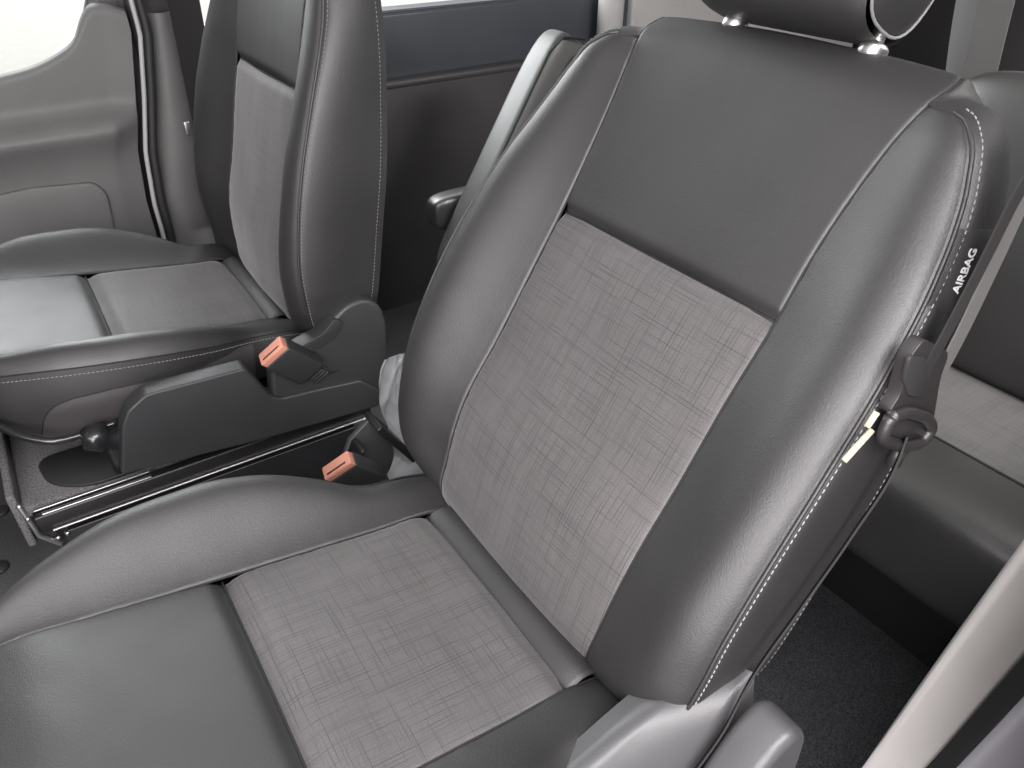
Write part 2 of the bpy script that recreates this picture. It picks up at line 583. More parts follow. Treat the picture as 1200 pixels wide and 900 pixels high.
def build_seat(seat, sgn, recline, tilt=8.0, airbag=False):
    """sgn: +1 when the outer side of the seat lies towards +Y."""
    r = R(recline)
    bk = Frame(sgn, (-math.sin(r), 0, math.cos(r)), (math.cos(r), 0, math.sin(r)))
    t = R(tilt)
    cu = Frame(sgn, (-math.sin(t), 0, math.cos(t)), (math.cos(t), 0, math.sin(t)), 0.022)
    # ---- backrest: the shell at the back is the part, the sewn panels are its sub-parts
    T = np.linspace(-.06, .70, 90)
    rear = spline(BK_REAR, T)
    a = np.linspace(-1, 1, 30)
    Q = np.zeros((len(T), 30, 3))
    Q[..., 0] = rear[:, None, 0] * a
    Q[..., 1] = rear[:, None, 1]
    Q[..., 2] = rear[:, None, 2] - 0.022 * (1 - a**4) * np.clip((T + .06) / .1, 0, 1)[:, None] * np.clip((.70 - T) / .08, 0, 1)[:, None]
    back = grid('backrest', bk(Q), LEATHER, seat, flip=(sgn > 0))

    def centre(name, t0, t1, nt, mat, crown, gt0, gt1):
        T = t0 + (t1 - t0) * ease(nt)
        I = spline(BK_INNER, T)
        a = -1 + 2 * ease(60, 0.75)
        Q = np.zeros((nt, 60, 3))
        Q[..., 0] = I[:, None, 0] * a
        bow = 1 - a**2
        Q[..., 1] = I[:, None, 1] + 0.010 * bow * np.clip((T - .54) / .05, 0, 1)[:, None]
        dA = (1 - np.abs(a)) * I[:, None, 0]
        off = crown(T)[:, None] * bow + groove(dA, .0004 if gt0 else .0014) + uneven(Q[..., 0], Q[..., 1], 5 + int(sgn), .00030) + pucker(dA, T[:, None], 9)
        if gt0:
            off = off + gauss_edge(np.abs(T - t0), .006, gt0)[:, None] * np.ones(60)
        if gt1:
            off = off + gauss_edge(np.abs(T - t1), .006, gt1)[:, None] * np.ones(60)
        # over the top the sheet faces up, so the seam dips downwards there
        k = np.clip((T - .575) / .05, 0, 1)[:, None]
        Q[..., 2] = I[:, None, 2] + off * (1 - k)
        Q[..., 1] += off * k
        return grid(name, bk(Q), mat, back, uv=Q[..., :2], flip=(sgn < 0))

    yo = centre('upper_panel', .37, .70, 90, LEATHER, lambda T: -0.004 * np.ones_like(T), .008, None)
    inn = centre('fabric_panel', -.06, .37, 100, FABRIC, lambda T: 0.006 + 0.004 * np.exp(-((T - .1) / .1)**2), None, .009)
    Tq = np.linspace(-.03, .62, 70)
    for q in (1, -1):
        c_ = spline(BK_INNER, Tq) * [q, 1, 1] + [0, 0, -.0021]
        tube('seam_shade_cord', bk(c_[None])[0], .0011, SEAM, back, 6)
    xs_ = np.linspace(-.147, .147, 30)
    c_ = np.stack([xs_, 0 * xs_ + .37, .004 * (1 - (xs_ / .149)**2) * .3 - .0052], axis=1)
    tube('seam_shade_cord', bk(c_[None])[0], .0012, SEAM, back, 6)
    yo['label'] = 'black leather upper panel of the backrest'
    inn['label'] = 'grey woven fabric middle of the backrest'
    for q, pan in ((1, 'outer'), (-1, 'inner')):
        # bolster between the inner seam and the stitched outer seam
        nt = 110
        T = -.06 + (.627) * ease(nt, .6)
        I, S = spline(BK_INNER, T), spline(BK_OUTER, T)
        a = ease(46, .7)
        Q = I[:, None, :] * (1 - a)[None, :, None] + S[:, None, :] * a[None, :, None]
        bul = np.interp(T, [-.06, -.03, 0, .08, .2, .3, .43, .52, .567], [.004, .009, .015, .021, .022, .020, .014, .008, .0])
        # soften the interpolation
        bul = np.convolve(np.pad(bul, 6, mode='edge'), np.ones(13) / 13, mode='valid')
        prof = np.sin(math.pi * a**1.6)
        rip = uneven(Q[..., 0] + q * .3, Q[..., 1], 11 + q) + pucker(a[None, :] * np.linalg.norm(S - I, axis=1)[:, None], T[:, None], 21 + q) + pucker((1 - a)[None, :] * np.linalg.norm(S - I, axis=1)[:, None], T[:, None], 31 + q, .0002)
        W = np.linalg.norm(S - I, axis=1)[:, None]
        off = bul[:, None] * prof + groove(a * W) + gauss_edge((1 - a) * W, .003, .005)
        Q[..., 2] += off + rip
        Q[..., 0] *= q
        grid('bolster', bk(Q), LEATHER, back, uv=Q[..., :2], flip=(sgn * q < 0))
        # side panel from the stitched seam to the rear edge
        T = np.linspace(-.06, .70, 130)
        S = np.where((T <= .567)[:, None], spline(BK_OUTER, T), spline(BK_INNER, T))
        B = spline(BK_REAR, T)
        nu = 26
        a = ease(nu, .6)
        Q = S[:, None, :] * (1 - a)[None, :, None] + B[:, None, :] * a[None, :, None]
        W = np.linalg.norm(S - B, axis=1)[:, None]
        sh = np.clip((T - .44) / .12, 0, 1)
        fade = np.clip((.70 - T) / .08, 0, 1)
        amp = np.interp(T, [-.06, 0, .1, .3, .42, .48, .54, .567, .60, .70], [.004, .007, .010, .012, .014, .017, .015, .011, .005, .0])
        out = amp[:, None] * np.sin(math.pi * a**.72) + gauss_edge(a * W, .003, .004)
        # the bulge goes outward along the rim, turning upward over the shoulder
        ang = sh * R(48)
        Q[..., 0] += out * np.cos(ang)[:, None]
        Q[..., 1] += out * np.sin(ang)[:, None]
        Qs = Q.copy()
        Qs[..., 0] *= q
        P = bk(Qs)
        grid('side_panel', P, LEATHER, back, flip=(sgn * q > 0))
        e1 = P[:, 1:] - P[:, :-1]
        e2 = P[1:] - P[:-1]
        Nn = np.cross(e1[:-1], e2[:, :-1])
        Nn /= np.linalg.norm(Nn, axis=2, keepdims=True) + 1e-9
        Nn = np.pad(Nn, ((0, 1), (0, 1), (0, 0)), mode='edge')
        cen = bk(np.array([[[0, .3, -.03]]]))[0, 0]
        if np.sum(Nn[60, 10] * (P[60, 10] - cen)) < 0:
            Nn = -Nn
        # thread along the outer seam and along the rear edge
        def at_dist(dist, back_edge=False):
            pts, nr = [], []
            for j in range(len(T)):
                w = W[j, 0]
                f = dist / w
                f = 1 - f if back_edge else f
                k = np.interp(f, a, np.arange(nu))
                k0 = min(int(k), nu - 2)
                pts.append(P[j, k0] * (1 - k + k0) + P[j, k0 + 1] * (k - k0))
                nr.append(Nn[j, k0])
            return np.array(pts), np.array(nr)
        sel = (T > .0) & (T < .56)
        p, nr = at_dist(.0055)
        stitch_line('seam_stitching', p[sel], nr[sel], .0056, .0040, .00062, THREAD if pan == 'outer' else THREAD_DARK, back)
        p, nr = at_dist(.012, True)
        stitch_line('rear_stitching', p[sel], nr[sel], .0056, .0036, .0005, THREAD_DARK, back)
        # raised lip of the outer seam
        lip = bk(np.array([S[sel] * [q, 1, 1] + [0.0006 * q, 0, -.0012]]))[0]
        tube('seam_piping', lip, .0017, LEATHER, back, 6)
        if airbag and q == 1:
            airbag_tag(back, P, Nn, T, a, nu)
    # ---- cushion
    nt = 80
    T = np.linspace(-.06, .56, nt)
    LOW = [(-.06, .19, -.06, -.06), (.02, .206, -.065, .02), (.14, .228, -.07, .14), (.2, .246, -.075, .2), (.3, .250, -.08, .3), (.4, .222, -.085, .395), (.44, .208, -.085, .425), (.46, .196, -.085, .44), (.52, .165, -.09, .48), (.56, .155, -.1, .49)]
    lower = spline(LOW, T)
    a = np.linspace(-1, 1, 12)
    Q = np.zeros((nt, 12, 3))
    Q[..., 0] = lower[:, None, 0] * a
    Q[..., 1] = lower[:, None, 1]
    Q[..., 2] = lower[:, None, 2]
    cush = grid('cushion', cu(Q), PLASTIC, seat, flip=(sgn > 0))

    def cpanel(name, t0, t1, nt, mat, crown, g0, g1, bow_t=0.0, bow_p=1.0):
        T = t0 + (t1 - t0) * ease(nt, .8)
        I = spline(CU_INNER, T)
        a = -1 + 2 * ease(56, .75)
        Q = np.zeros((nt, 56, 3))
        Q[..., 0] = I[:, None, 0] * a
        x = (T - t0) / (t1 - t0)
        dA = (1 - np.abs(a)) * .14
        off = (crown * (1 - a**2) * np.ones(nt)[:, None] + bow_t * (np.sin(math.pi * x**bow_p)**0.7)[:, None] + groove(dA, .0014) + uneven(Q[..., 0], (0 * a)[None, :] + I[:, None, 2], 41 + int(sgn), .0004) + pucker(dA, T[:, None], 43))
        if g0:
            off = off + gauss_edge(np.abs(T - t0), g0, .010)[:, None]
        if g1:
            off = off + gauss_edge(np.abs(T - t1), g1, .016)[:, None]
        Q[..., 1] = I[:, None, 1] + off
        Q[..., 2] = I[:, None, 2]
        return grid(name, cu(Q), mat, cush, uv=Q[..., [0, 2]], flip=(sgn > 0))

    cpanel('rear_panel', -.06, .034, 30, LEATHER, .002, 0, .006, .009, 2.4)
    o = cpanel('fabric_panel', .034, .270, 80, FABRIC, .004, .006, .009)
    o['label'] = 'grey woven fabric middle of the cushion'
    cpanel('front_panel', .270, .56, 70, LEATHER, .004, .007, 0, .004)
    Tq = np.linspace(-.03, .50, 50)
    for q in (1, -1):
        c_ = spline(CU_INNER, Tq) * [q, 1, 1] + [0, -.0021, 0]
        tube('seam_shade_cord', cu(c_[None])[0], .0011, SEAM, cush, 6)
    for s_ in (.034, .270):
        xs_ = np.linspace(-.139, .139, 24)
        c_ = np.stack([xs_, .0030 * (1 - (xs_ / .14)**2) - .0048, 0 * xs_ + s_], axis=1)
        tube('seam_shade_cord', cu(c_[None])[0], .0011, SEAM, cush, 6)
    for q in (1, -1):
        nt = 100
        T = np.linspace(-.06, .56, nt)
        I, S = spline(CU_INNER, T), spline(CU_OUTER, T)
        a = ease(40, .7)
        Q = I[:, None, :] * (1 - a)[None, :, None] + S[:, None, :] * a[None, :, None]
        bul = spline([(-.06, .0), (-.02, .003), (.03, .006), (.09, .011), (.14, .022), (.20, .030), (.28, .032), (.36, .029), (.41, .023), (.46, .018), (.52, .010), (.56, .006)], T)[:, 0]
        W = np.linalg.norm(S - I, axis=1)[:, None]
        Q[..., 1] += bul[:, None] * np.sin(math.pi * a**1.8) + uneven(Q[..., 0] + q, Q[..., 2], 51 + q, .0005) + pucker(a * W, T[:, None], 53) + pucker((1 - a) * W, T[:, None], 55) + groove(a * W) + gauss_edge((1 - a) * W, .0025, .003)
        Q[..., 0] *= q
        grid('bolster', cu(Q), LEATHER, cush, flip=(sgn * q > 0))
        # skirt under the stitched seam
        Lw = spline(LOW, T)
        a2 = ease(14, .5)
        Q = S[:, None, :] * (1 - a2)[None, :, None] + Lw[:, None, :] * a2[None, :, None]
        Q[..., 0] += .006 * np.sin(math.pi * a2)
        Q[..., 0] *= q
        P = cu(Q)
        grid('skirt', P, LEATHER, cush, flip=(sgn * q < 0))
        sel = (T > .0) & (T < .50)
        nrm = np.tile(np.array([0, sgn * q, .3]), (nt, 1))
        line = P[:, 1] * .3 + P[:, 2] * .7
        tube('seam_shade_cord', P[(T > -.02) & (T < .55), 0], .0011, SEAM, cush, 5)
        stitch_line('seam_stitching', line[sel], nrm[sel], .0056, .0040, .0006, THREAD, cush)
        if q == -1:
            # let-in lower panel with a rounded front end
            ts = np.linspace(.085, .394, 50)
            aT = np.interp(ts, [.085, .11, .13, .17, .295, .345, .368, .380, .388, .394], [.10, .12, .20, .30, .36, .42, .50, .60, .74, 1.0])
            G = np.zeros((50, 10, 3))
            for j_, t_ in enumerate(ts):
                s_, l_ = spline(CU_OUTER, [t_])[0], spline(LOW, [t_])[0]
                for i_ in range(10):
                    f_ = aT[j_] + (1.04 - aT[j_]) * i_ / 9
                    c_ = s_ * (1 - f_) + l_ * f_
                    rim = min(1, i_ / 1.5, (49 - j_) / 3)
                    c_[0] += .006 * math.sin(math.pi * min(1, f_)) + .0028 * rim
                    G[j_, i_] = c_ * [q, 1, 1]
            o_ = grid('skirt_insert', cu(G), LEATHER_INSERT, cush, flip=(sgn * q < 0))
            o_['label'] = 'smoother lower side panel of the cushion'
            tube('insert_seam', cu(G[:, :1])[:, 0], .0011, SEAM, cush, 5)
    # front skirt closing the cushion
    T2 = np.array([.56])
    I, S, Lw = spline(CU_INNER, T2)[0], spline(CU_OUTER, T2)[0], lower[-1]
    top = [S * [-1, 1, 1], I * [-1, 1, 1], I, S]
    Q = np.zeros((2, 4, 3))
    Q[0] = top
    Q[1] = [[-Lw[0], Lw[1], Lw[2]], [-.1, Lw[1], Lw[2] + .01], [.1, Lw[1], Lw[2] + .01], [Lw[0], Lw[1], Lw[2]]]
    grid('front_skirt', cu(Q), LEATHER, cush, flip=(sgn < 0))
    return back, cush, bk, cu


def airbag_tag(back, P, Nn, T, a, nu):
    """A sewn-in leather flag on the outer side panel with the word AIRBAG reading up the seam."""
    def at(t, k):
        j = np.interp(t, T, np.arange(len(T)))
        i = np.interp(k, a, np.arange(nu))
        j0, i0 = min(int(j), len(T) - 2), min(int(i), nu - 2)
        fj, fi = j - j0, i - i0
        p = ((P[j0, i0] * (1 - fi) + P[j0, i0 + 1] * fi) * (1 - fj) + (P[j0 + 1, i0] * (1 - fi) + P[j0 + 1, i0 + 1] * fi) * fj)
        return p, Nn[j0, i0]
    nv, nk = 14, 8
    G = np.zeros((nv, nk, 3))
    for j in range(nv):
        for k in range(nk):
            p, n = at(.432 + .052 * j / (nv - 1), .03 + .62 * k / (nk - 1))
            edge = 0.0012 * min(1, min(j, nv - 1 - j) / 1.0) * min(1, (nk - 1 - k) / 1.0)
            G[j, k] = p + n * (0.0004 + edge)
    tagp = grid('airbag_flag', G, LEATHER, back)
    cu = bpy.data.curves.new('airbag_lettering', 'FONT')
    cu.body = 'AIRBAG'
    cu.size = .0086
    cu.space_character = 0.98
    cu.offset = .0002
    cu.extrude = .0002
    cu.align_x = 'CENTER'
    cu.align_y = 'CENTER'
    o = bpy.data.objects.new('tmp', cu)
    COL.objects.link(o)
    dg = bpy.context.evaluated_depsgraph_get()
    me = bpy.data.meshes.new_from_object(o.evaluated_get(dg))
    bpy.data.objects.remove(o)
    # bend the flat letters on to the flag
    tm, km = .459, .145
    for v in me.vertices:
        x, y, z = v.co
        p, n = at(tm + x * .92, km - y / .105)
        v.co = Vector(p + n * (.0021 + z))
    me.name = 'airbag_lettering'
    lo = link('airbag_lettering', me, WHITE, back, smooth=False)
    lo['label'] = 'white AIRBAG lettering reading up the seam'
    return tagp


NEAR = thing('front_seat', 'large black leather seat in the foreground with AIRBAG tag on its side', 'car seat', (0, .45, .42), 'front seats')
nb, ncu, nbk, ncf = build_seat(NEAR, 1, 28, 8, True)
FAR = thing('front_seat', 'upright black leather seat beside the far door, buckle at its side', 'car seat', (0, -.345, .42), 'front seats')
fb, fcu, fbk, fcf = build_seat(FAR, -1, 10, 8)


# headrest of the near seat (the far one is above the picture, built as well)
def headrest(bk, seat, mat):
    def L(u, v, n):
        return bk(np.array([[[u, v, n]]]))[0, 0]
    nv, nu = 26, 40
    P = np.zeros((nv, nu, 3))
    us = np.linspace(-1, 1, nv)
    for j, s in enumerate(us):
        hw = .095 * s - .010
        k = (1 - abs(s)**6)**.25 if abs(s) < 1 else 0.0
        k = max(k, .55)
        for i in range(nu):
            th = 2 * math.pi * i / nu
            c, si = math.cos(th), math.sin(th)
            vv = .711 + .105 * math.copysign(abs(si)**.55, si) * (0.93 + .07 * k)
            nn = -.035 + .052 * math.copysign(abs(c)**.7, c) * (0.85 + .15 * k)
            P[j, i] = L(hw, vv, nn)
    h = grid('headrest', P, mat, seat, close_u=True)
    for s in (1, -1):
        # domed end cap with pale piping round it
        C = np.zeros((8, nu, 3))
        ring = []
        for j in range(8):
            f = 1 - j / 7
            for i in range(nu):
                th = 2 * math.pi * i / nu
                c, si = math.cos(th), math.sin(th)
                vv = .715 + .098 * math.copysign(abs(si)**.55, si) * f**.6
                nn = -.035 + .049 * math.copysign(abs(c)**.7, c) * f**.6
                C[j, i] = L(s * (.095 + .018 * (1 - f**1.6)) - .010, vv, nn)
        for i in range(nu + 1):
            th = 2 * math.pi * i / nu
            c, si = math.cos(th), math.sin(th)
            ring.append(L(s * .0965 - .010, .715 + .099 * math.copysign(abs(si)**.55, si), -.035 + .048 * math.copysign(abs(c)**.7, c)))
        grid('end_cap', C, mat, h, close_u=True, flip=(s > 0))
        tube('piping', ring, .0014, THREAD_DARK, h, 6)
        post = tube('post', [L(s * .078, .55, -.05), L(s * .078, .66, -.045)], .0065, CHROME, h, 16)
        v, f = tube_verts([L(s * .078, .594, -.05), L(s * .078, .606, -.0497), L(s * .078, .6075, -.0496), L(s * .078, .610, -.0495), L(s * .078, .6105, -.0495)], [.0125, .0125, .0120, .0095, .0065], 24)
        mesh('collar', v, f, CHROME, h)
    return h


headrest(nbk, NEAR, LEATHER)
headrest(fbk, FAR, LEATHER)

# ------------------------------------------------------------------ lower structure of the seats
# far seat: valance, recliner cover, pedestal, lever, knob, buckle (seat coordinates = world minus seat origin)
FO = Vector((0, -.345, .42))


def fl(pts):
    return [Vector(p) - FO for p in pts]


def fxz(pts):
    return [(x, z - .42) for x, z in pts]


cover = prism('side_cover', rounded(fxz([(.322, .343), (.301, .420), (.288, .442), (.260, .459), (.190, .456), (.123, .453), (.115, .436), (.097, .394), (.082, .383),
                                       (.020, .377), (-.049, .368), (-.078, .338), (-.076, .306), (.12, .320)]), .006), 'y', .262, .294, PLASTIC, FAR, .006, 4)
rec = prism('recliner_cover', rounded(fxz([(.10, .33), (.085, .44), (.042, .457), (.0, .468), (-.022, .488), (-.045, .503), (-.076, .506), (-.10, .486), (-.107, .455), (-.103, .40), (-.095, .33)]), .016), 'y', .256, .286, PLASTIC, FAR, .007, 4)
# a raised ridge from the cushion up on to the recliner cover
prism('recliner_shoulder', rounded(fxz([(.062, .446), (.042, .459), (.0, .470), (-.022, .490), (-.035, .478), (-.015, .455), (.04, .440)]), .008), 'y', .262, .291, PLASTIC, FAR, .004, 3)
# pedestal: black steel box with a rail on top, carpeted inside
ped = box('pedestal', (.19, 0, -.285), (.48, .46, .262), STEEL_BLACK, FAR, None, .006)
box('rail', (.185, .236, -.150), (.525, .018, .030), STEEL_BLACK, ped, None, .003)
box('rail_glint_strip', (.178, .2475, -.1635), (.505, .004, .0030), STEEL, ped, None, .001)  # bright strips stand in for the glints along the rail edges
box('rail_glint_strip', (.36, .243, -.1325), (.15, .006, .0028), STEEL, ped, None, .001)
box('rail_glint_strip', (.365, .231, -.1315), (.16, .005, .0028), STEEL, ped, None, .001)
box('side_sheet', (.17, .2475, -.235), (.50, .004, .125), STEEL_BLACK, ped, None, .0015)
prism('corner_plate', [(.430, -.196), (.452, -.165), (.459, -.10), (.452, -.10), (.446, -.162), (.424, -.190)], 'y', .240, .252, STEEL, ped, .003, 2)
for x, z in ((.428, -.178), (.415, -.176), (.452, -.128)):
    v, f = tube_verts([(x, .246, z), (x, .252, z), (x, .253, z)], [.0035, .0035, .002], 12)
    mesh('bolt', v, f, CHROME, ped)
for x, z in ((.10, -.128), (.085, -.127), (-.025, -.118), (-.012, -.120)):
    v, f = tube_verts([(x, .25, z), (x, .256, z), (x, .257, z)], [.006, .006, .003], 10)
    mesh('bolt', v, f, STEEL_BLACK, ped)
box('carpet_tray', (.26, -.01, -.148), (.40, .44, .02), CARPET, FAR, None, .006)
box('tray_front', (.466, -.02, -.16), (.012, .46, .10), CARPET, FAR, None, .004)
prism('slide_opening', rounded([(.43, .10), (.42, .175), (.37, .212), (.24, .212), (.24, .10)], .03), 'z', -.139, -.1335, RUBBER, FAR, .001, 1)
box('underframe', (.12, .02, -.11), (.42, .38, .06), STEEL_BLACK, FAR, None, .006)
lever = tube('height_lever', smooth_path(fl([(.452, -.33, .40), (.462, -.22, .415), (.445, -.15, .425), (.415, -.115, .41), (.386, -.1, .401), (.342, -.1, .397), (.30, -.1, .40)]), 30), .0055, PLASTIC_GLOSS, FAR, 10)
kn = Vector((.322, -.092, .385)) - FO
v, f = tube_verts([kn + Vector((.020, -.01, .012)), kn + Vector((.019, 0, .010)), kn + Vector((.006, 0, .004)), kn + Vector((.003, 0, .002)), kn + Vector((-.012, 0, -.004)), kn + Vector((-.03, 0, -.01))], [.012, .021, .023, .017, .020, .016], 20)
mesh('adjuster_knob', v, f, PLASTIC_GLOSS, FAR)


def buckle(seat, c, axis, side, half_w, length, thick, label=None):
    """A belt buckle: black housing with an orange-red press button and slot at the top end."""
    ax, sd = Vector(axis).normalized(), Vector(side).normalized()
    nm = ax.cross(sd).normalized()
    sd = nm.cross(ax).normalized()
    M = Matrix((sd, nm, ax)).transposed()
    c = Vector(c)
    b = box('buckle', c - ax * length * .5, (half_w * 2, thick, length), PLASTIC, seat, M, .0035, 3)
    btn = box('release_button', c + ax * .0035, (half_w * 1.86, thick * .86, .013), RED, b, M, .0025, 3)
    box('tongue_slot', c + ax * .0092 + nm * thick * .2, (half_w * 1.3, .0028, .003), RUBBER, btn, M, .0005, 1)
    for k in range(4):
        box('sleeve_rib', c - ax * (length + .004 + .006 * k), (half_w * 1.1, thick * .62, .004), RUBBER, b, M, .001, 2)
    return b


buckle(FAR, Vector((.078, -.048, .466)) - FO, (.70, .10, .72), (.55, -.25, -.55), .025, .072, .026)
tube('buckle_stalk', smooth_path(fl([(.035, -.068, .40), (.0, -.066, .395), (-.04, -.068, .392), (-.075, -.075, .378)]), 14), .0075, PLASTIC_GLOSS, FAR, 10)

# near seat: inner buckle, bracket, recliner covers, pedestal
NO = Vector((0, .45, .42))


def nl(pts):
    return [Vector(p) - NO for p in pts]


buckle(NEAR, Vector((.072, .155, .388)) - NO, (.55, .10, .62), (.6, -.3, -.5), .025, .066, .024)
box('pedestal', (.13, 0, -.29), (.54, .40, .25), STEEL_BLACK, NEAR, None, .006)
br = prism('belt_bracket', [(x, z - .42) for x, z in [(.055, .27), (.02, .345), (-.018, .372), (-.066, .292), (-.015, .235)]], 'y', -.405, -.395, PLASTIC_GREY, NEAR, .002, 2)
prism('bracket_edge', [(x, z - .42) for x, z in [(.055, .27), (.017, .345), (.010, .347), (.045, .262)]], 'y', -.41, -.36, STEEL_BLACK, br, .002, 2)
prism('bracket_edge', [(x, z - .42) for x, z in [(-.010, .372), (-.020, .376), (-.074, .294), (-.064, .285)]], 'y', -.41, -.36, STEEL_BLACK, br, .002, 2)

# recliner cover at the outer side of the near seat
def rs_(pts, n=24):
    return smooth_path(pts, n)


inn_ = rs_([(.20, .235, -.03), (.118, .240, .020), (.078, .243, .036), (.027, .245, .058), (-.021, .245, .070), (-.06, .245, .075)])
out_ = rs_([(.10, .283, -.10), (.041, .285, -.020), (.001, .285, .020), (-.024, .285, .053), (-.041, .283, .085), (-.065, .280, .092)])
G = np.zeros((24, 14, 3))
for i_ in range(14):
    if i_ < 2:
        G[:, i_] = inn_ + np.array([0, -.03, -.02]) * (2 - i_) / 2
    elif i_ < 10:
        f_ = (i_ - 2) / 7
        G[:, i_] = inn_ * (1 - f_) + out_ * f_ + np.array([.35, .2, .8]) * .006 * math.sin(math.pi * f_)
    else:
        f_ = (i_ - 9) / 4
        G[:, i_] = out_ + np.array([-.02, .004, -.12]) * f_
grid('recliner_cover', G, PLASTIC_GREY, NEAR)
prism('hinge_cover', rounded([(.055, -.10), (.022, .0), (-.004, .048), (-.028, .080), (-.054, .090), (-.072, .074), (-.076, .03), (-.06, -.10)], .02), 'y', .294, .335, PLASTIC_GREY, NEAR, .015, 6)

# cream elastic clips on the side of the near backrest
for (p0, p1) in (((-.127, .2775, .332), (-.120, .2775, .322)), ((-.128, .2775, .316), (-.104, .2775, .299))):
    tube('trim_clip', [p0, tuple((a + b) / 2 for a, b in zip(p0, p1)), p1], .0024, CREAM, NEAR, 8)

# ------------------------------------------------------------------ the near seat belt
mt_ = thing('belt_anchor', 'dark belt anchor loop high on the pillar beside the foreground seat', 'belt anchor', (-.37, .893, 1.43))
box('anchor_plate', (0, 0, 0), (.07, .012, .05), PLASTIC_BROWN, mt_, None, .005)
belt = thing('seat_belt', 'dark seat belt hanging beside the large foreground seat with its loop tongue', 'seat belt', (-.18, .735, .7))
BO = Vector((-.18, .735, .7))


def ribbon(name, pts, wdir, width, thick, mat, parent, off):
    pts = smooth_path(pts, 60)
    wd = [Vector(w).normalized() for w in (wdir if isinstance(wdir, list) else [wdir] * len(pts))]
    vs, fs = [], []
    for i, p in enumerate(pts):
        p = Vector(p) - off
        t = (Vector(pts[min(i + 1, 59)]) - Vector(pts[max(i - 1, 0)])).normalized()
        w = (wd[i] - t * wd[i].dot(t)).normalized()
        n = t.cross(w)
        for a, b in ((-.5, -.5), (.5, -.5), (.5, .5), (-.5, .5)):
            vs.append(p + w * a * width + n * b * thick)
    for i in range(59):
        for k in range(4):
            k2 = (k + 1) % 4
            fs.append((i * 4 + k, i * 4 + k2, (i + 1) * 4 + k2, (i + 1) * 4 + k))
    fs += [(3, 2, 1, 0), (236, 237, 238, 239)]
    o = mesh(name, vs, fs, mat, parent, smooth=False)
    return o


ribbon('webbing', [(-.36, .885, 1.42), (-.30, .80, 1.20), (-.245, .736, .985), (-.226, .731, .929), (-.207, .730, .892), (-.196, .730, .851), (-.177, .730, .790), (-.168, .728, .752)], (1, -.05, 0), .0125, .0014, WEBBING, belt, BO)
ribbon('webbing', [(-.375, .887, 1.42), (-.315, .80, 1.20), (-.262, .735, .985), (-.241, .730, .927), (-.222, .729, .888), (-.214, .729, .843), (-.203, .728, .776), (-.194, .727, .742)], (1, -.05, 0), .016, .0014, WEBBING_GREY, belt, BO)
ribbon('lower_webbing', [(-.170, .733, .715), (-.158, .738, .697), (-.130, .738, .643), (-.090, .738, .587), (-.045, .739, .528), (-.022, .742, .484), (.003, .742, .449), (.03, .742, .40)], (1, .6, .6), .011, .0016, WEBBING, belt, BO)
tg = prism('tongue', rounded([(.026, .102), (.0, .087), (-.018, .076), (-.018, .056), (-.034, .008), (-.010, .022), (.020, .034), (.040, .046), (.032, .058), (.034, .075), (.036, .091)], .008), 'y', -.016, -.006, PLASTIC_BROWN, belt, .003, 3)
prism('belt_slot', rounded([(.040, .094), (.018, .086), (.010, .070), (-.001, .045), (.022, .055), (.036, .072)], .006), 'y', -.0075, -.0045, RUBBER, tg, .001, 2)
loop = smooth_path([(.039, .0, .044), (.041, .0, .030), (.022, .0, .013), (-.004, .0, .0), (-.023, .0, -.003), (-.028, .0, .004), (-.018, .0, .018), (0, .0, .030), (.022, .0, .041), (.039, .0, .044)], 50)
tube('tongue_loop', [(p[0], p[1] - .004, p[2]) for p in loop], .0048, PLASTIC_BROWN, tg, 12)
prism('loop_web', [(p[0], p[2]) for p in loop[:-1]], 'y', -.008, -.004, PLASTIC_BROWN, tg, 0)
tube('tongue_stem', [(-.004, -.008, .0), (.004, -.008, -.018)], .0058, PLASTIC_BROWN, tg, 10)

# ------------------------------------------------------------------ plastic film between the seats
film_o = thing('plastic_film', 'crumpled clear protective film hanging between the two front seats', 'plastic film', (-.03, .09, .3))
Lk = [(0, -.042, .09, .475), (.2, -.030, .09, .45), (.4, -.026, .09, .40), (.6, -.034, .09, .354), (.8, -.030, .10, .30), (1, .035, .11, .25)]
Rk = [(0, -.075, .085, .475), (.2, -.075, .085, .45), (.4, -.075, .085, .40), (.6, -.085, .085, .33), (.8, -.105, .09, .25), (1, -.115, .10, .19)]
tt = np.linspace(0, 1, 60)
A_, B_ = spline(Lk, tt), spline(Rk, tt)
aa = np.linspace(0, 1, 34)
P = A_[:, None] * (1 - aa)[None, :, None] + B_[:, None] * aa[None, :, None]
rng = np.random.RandomState(3)
cr = np.zeros(P.shape[:2])
yy, xx = np.mgrid[0:60, 0:34]
for _ in range(26):
    th, c, amp, w = rng.uniform(0, math.pi), rng.uniform(-10, 60), rng.uniform(.0015, .0045), rng.uniform(1.5, 4)
    cr += amp * np.exp(-np.abs(xx * math.cos(th) + yy * math.sin(th) - c) / w)
P[..., 1] += cr - .02
P -= np.array([-.03, .09, .3])
fo = grid('film_sheet', P, FILM, film_o)
tag(film_o, film_o['label'], film_o['category'])


# ------------------------------------------------------------------ second row: seat behind the gap, bench at the right
MID = thing('second_row_seat', 'grey edged second row seat seen between the two front seats, with black armrest', 'car seat', (-.43, -.16, .30))
rr = R(32)
Mr = Matrix(((math.cos(rr), 0, -math.sin(rr)), (0, 1, 0), (math.sin(rr), 0, math.cos(rr))))   # x: forward, z: up along the back


def mid(x, y, z):
    return Mr @ Vector((x, y, z))


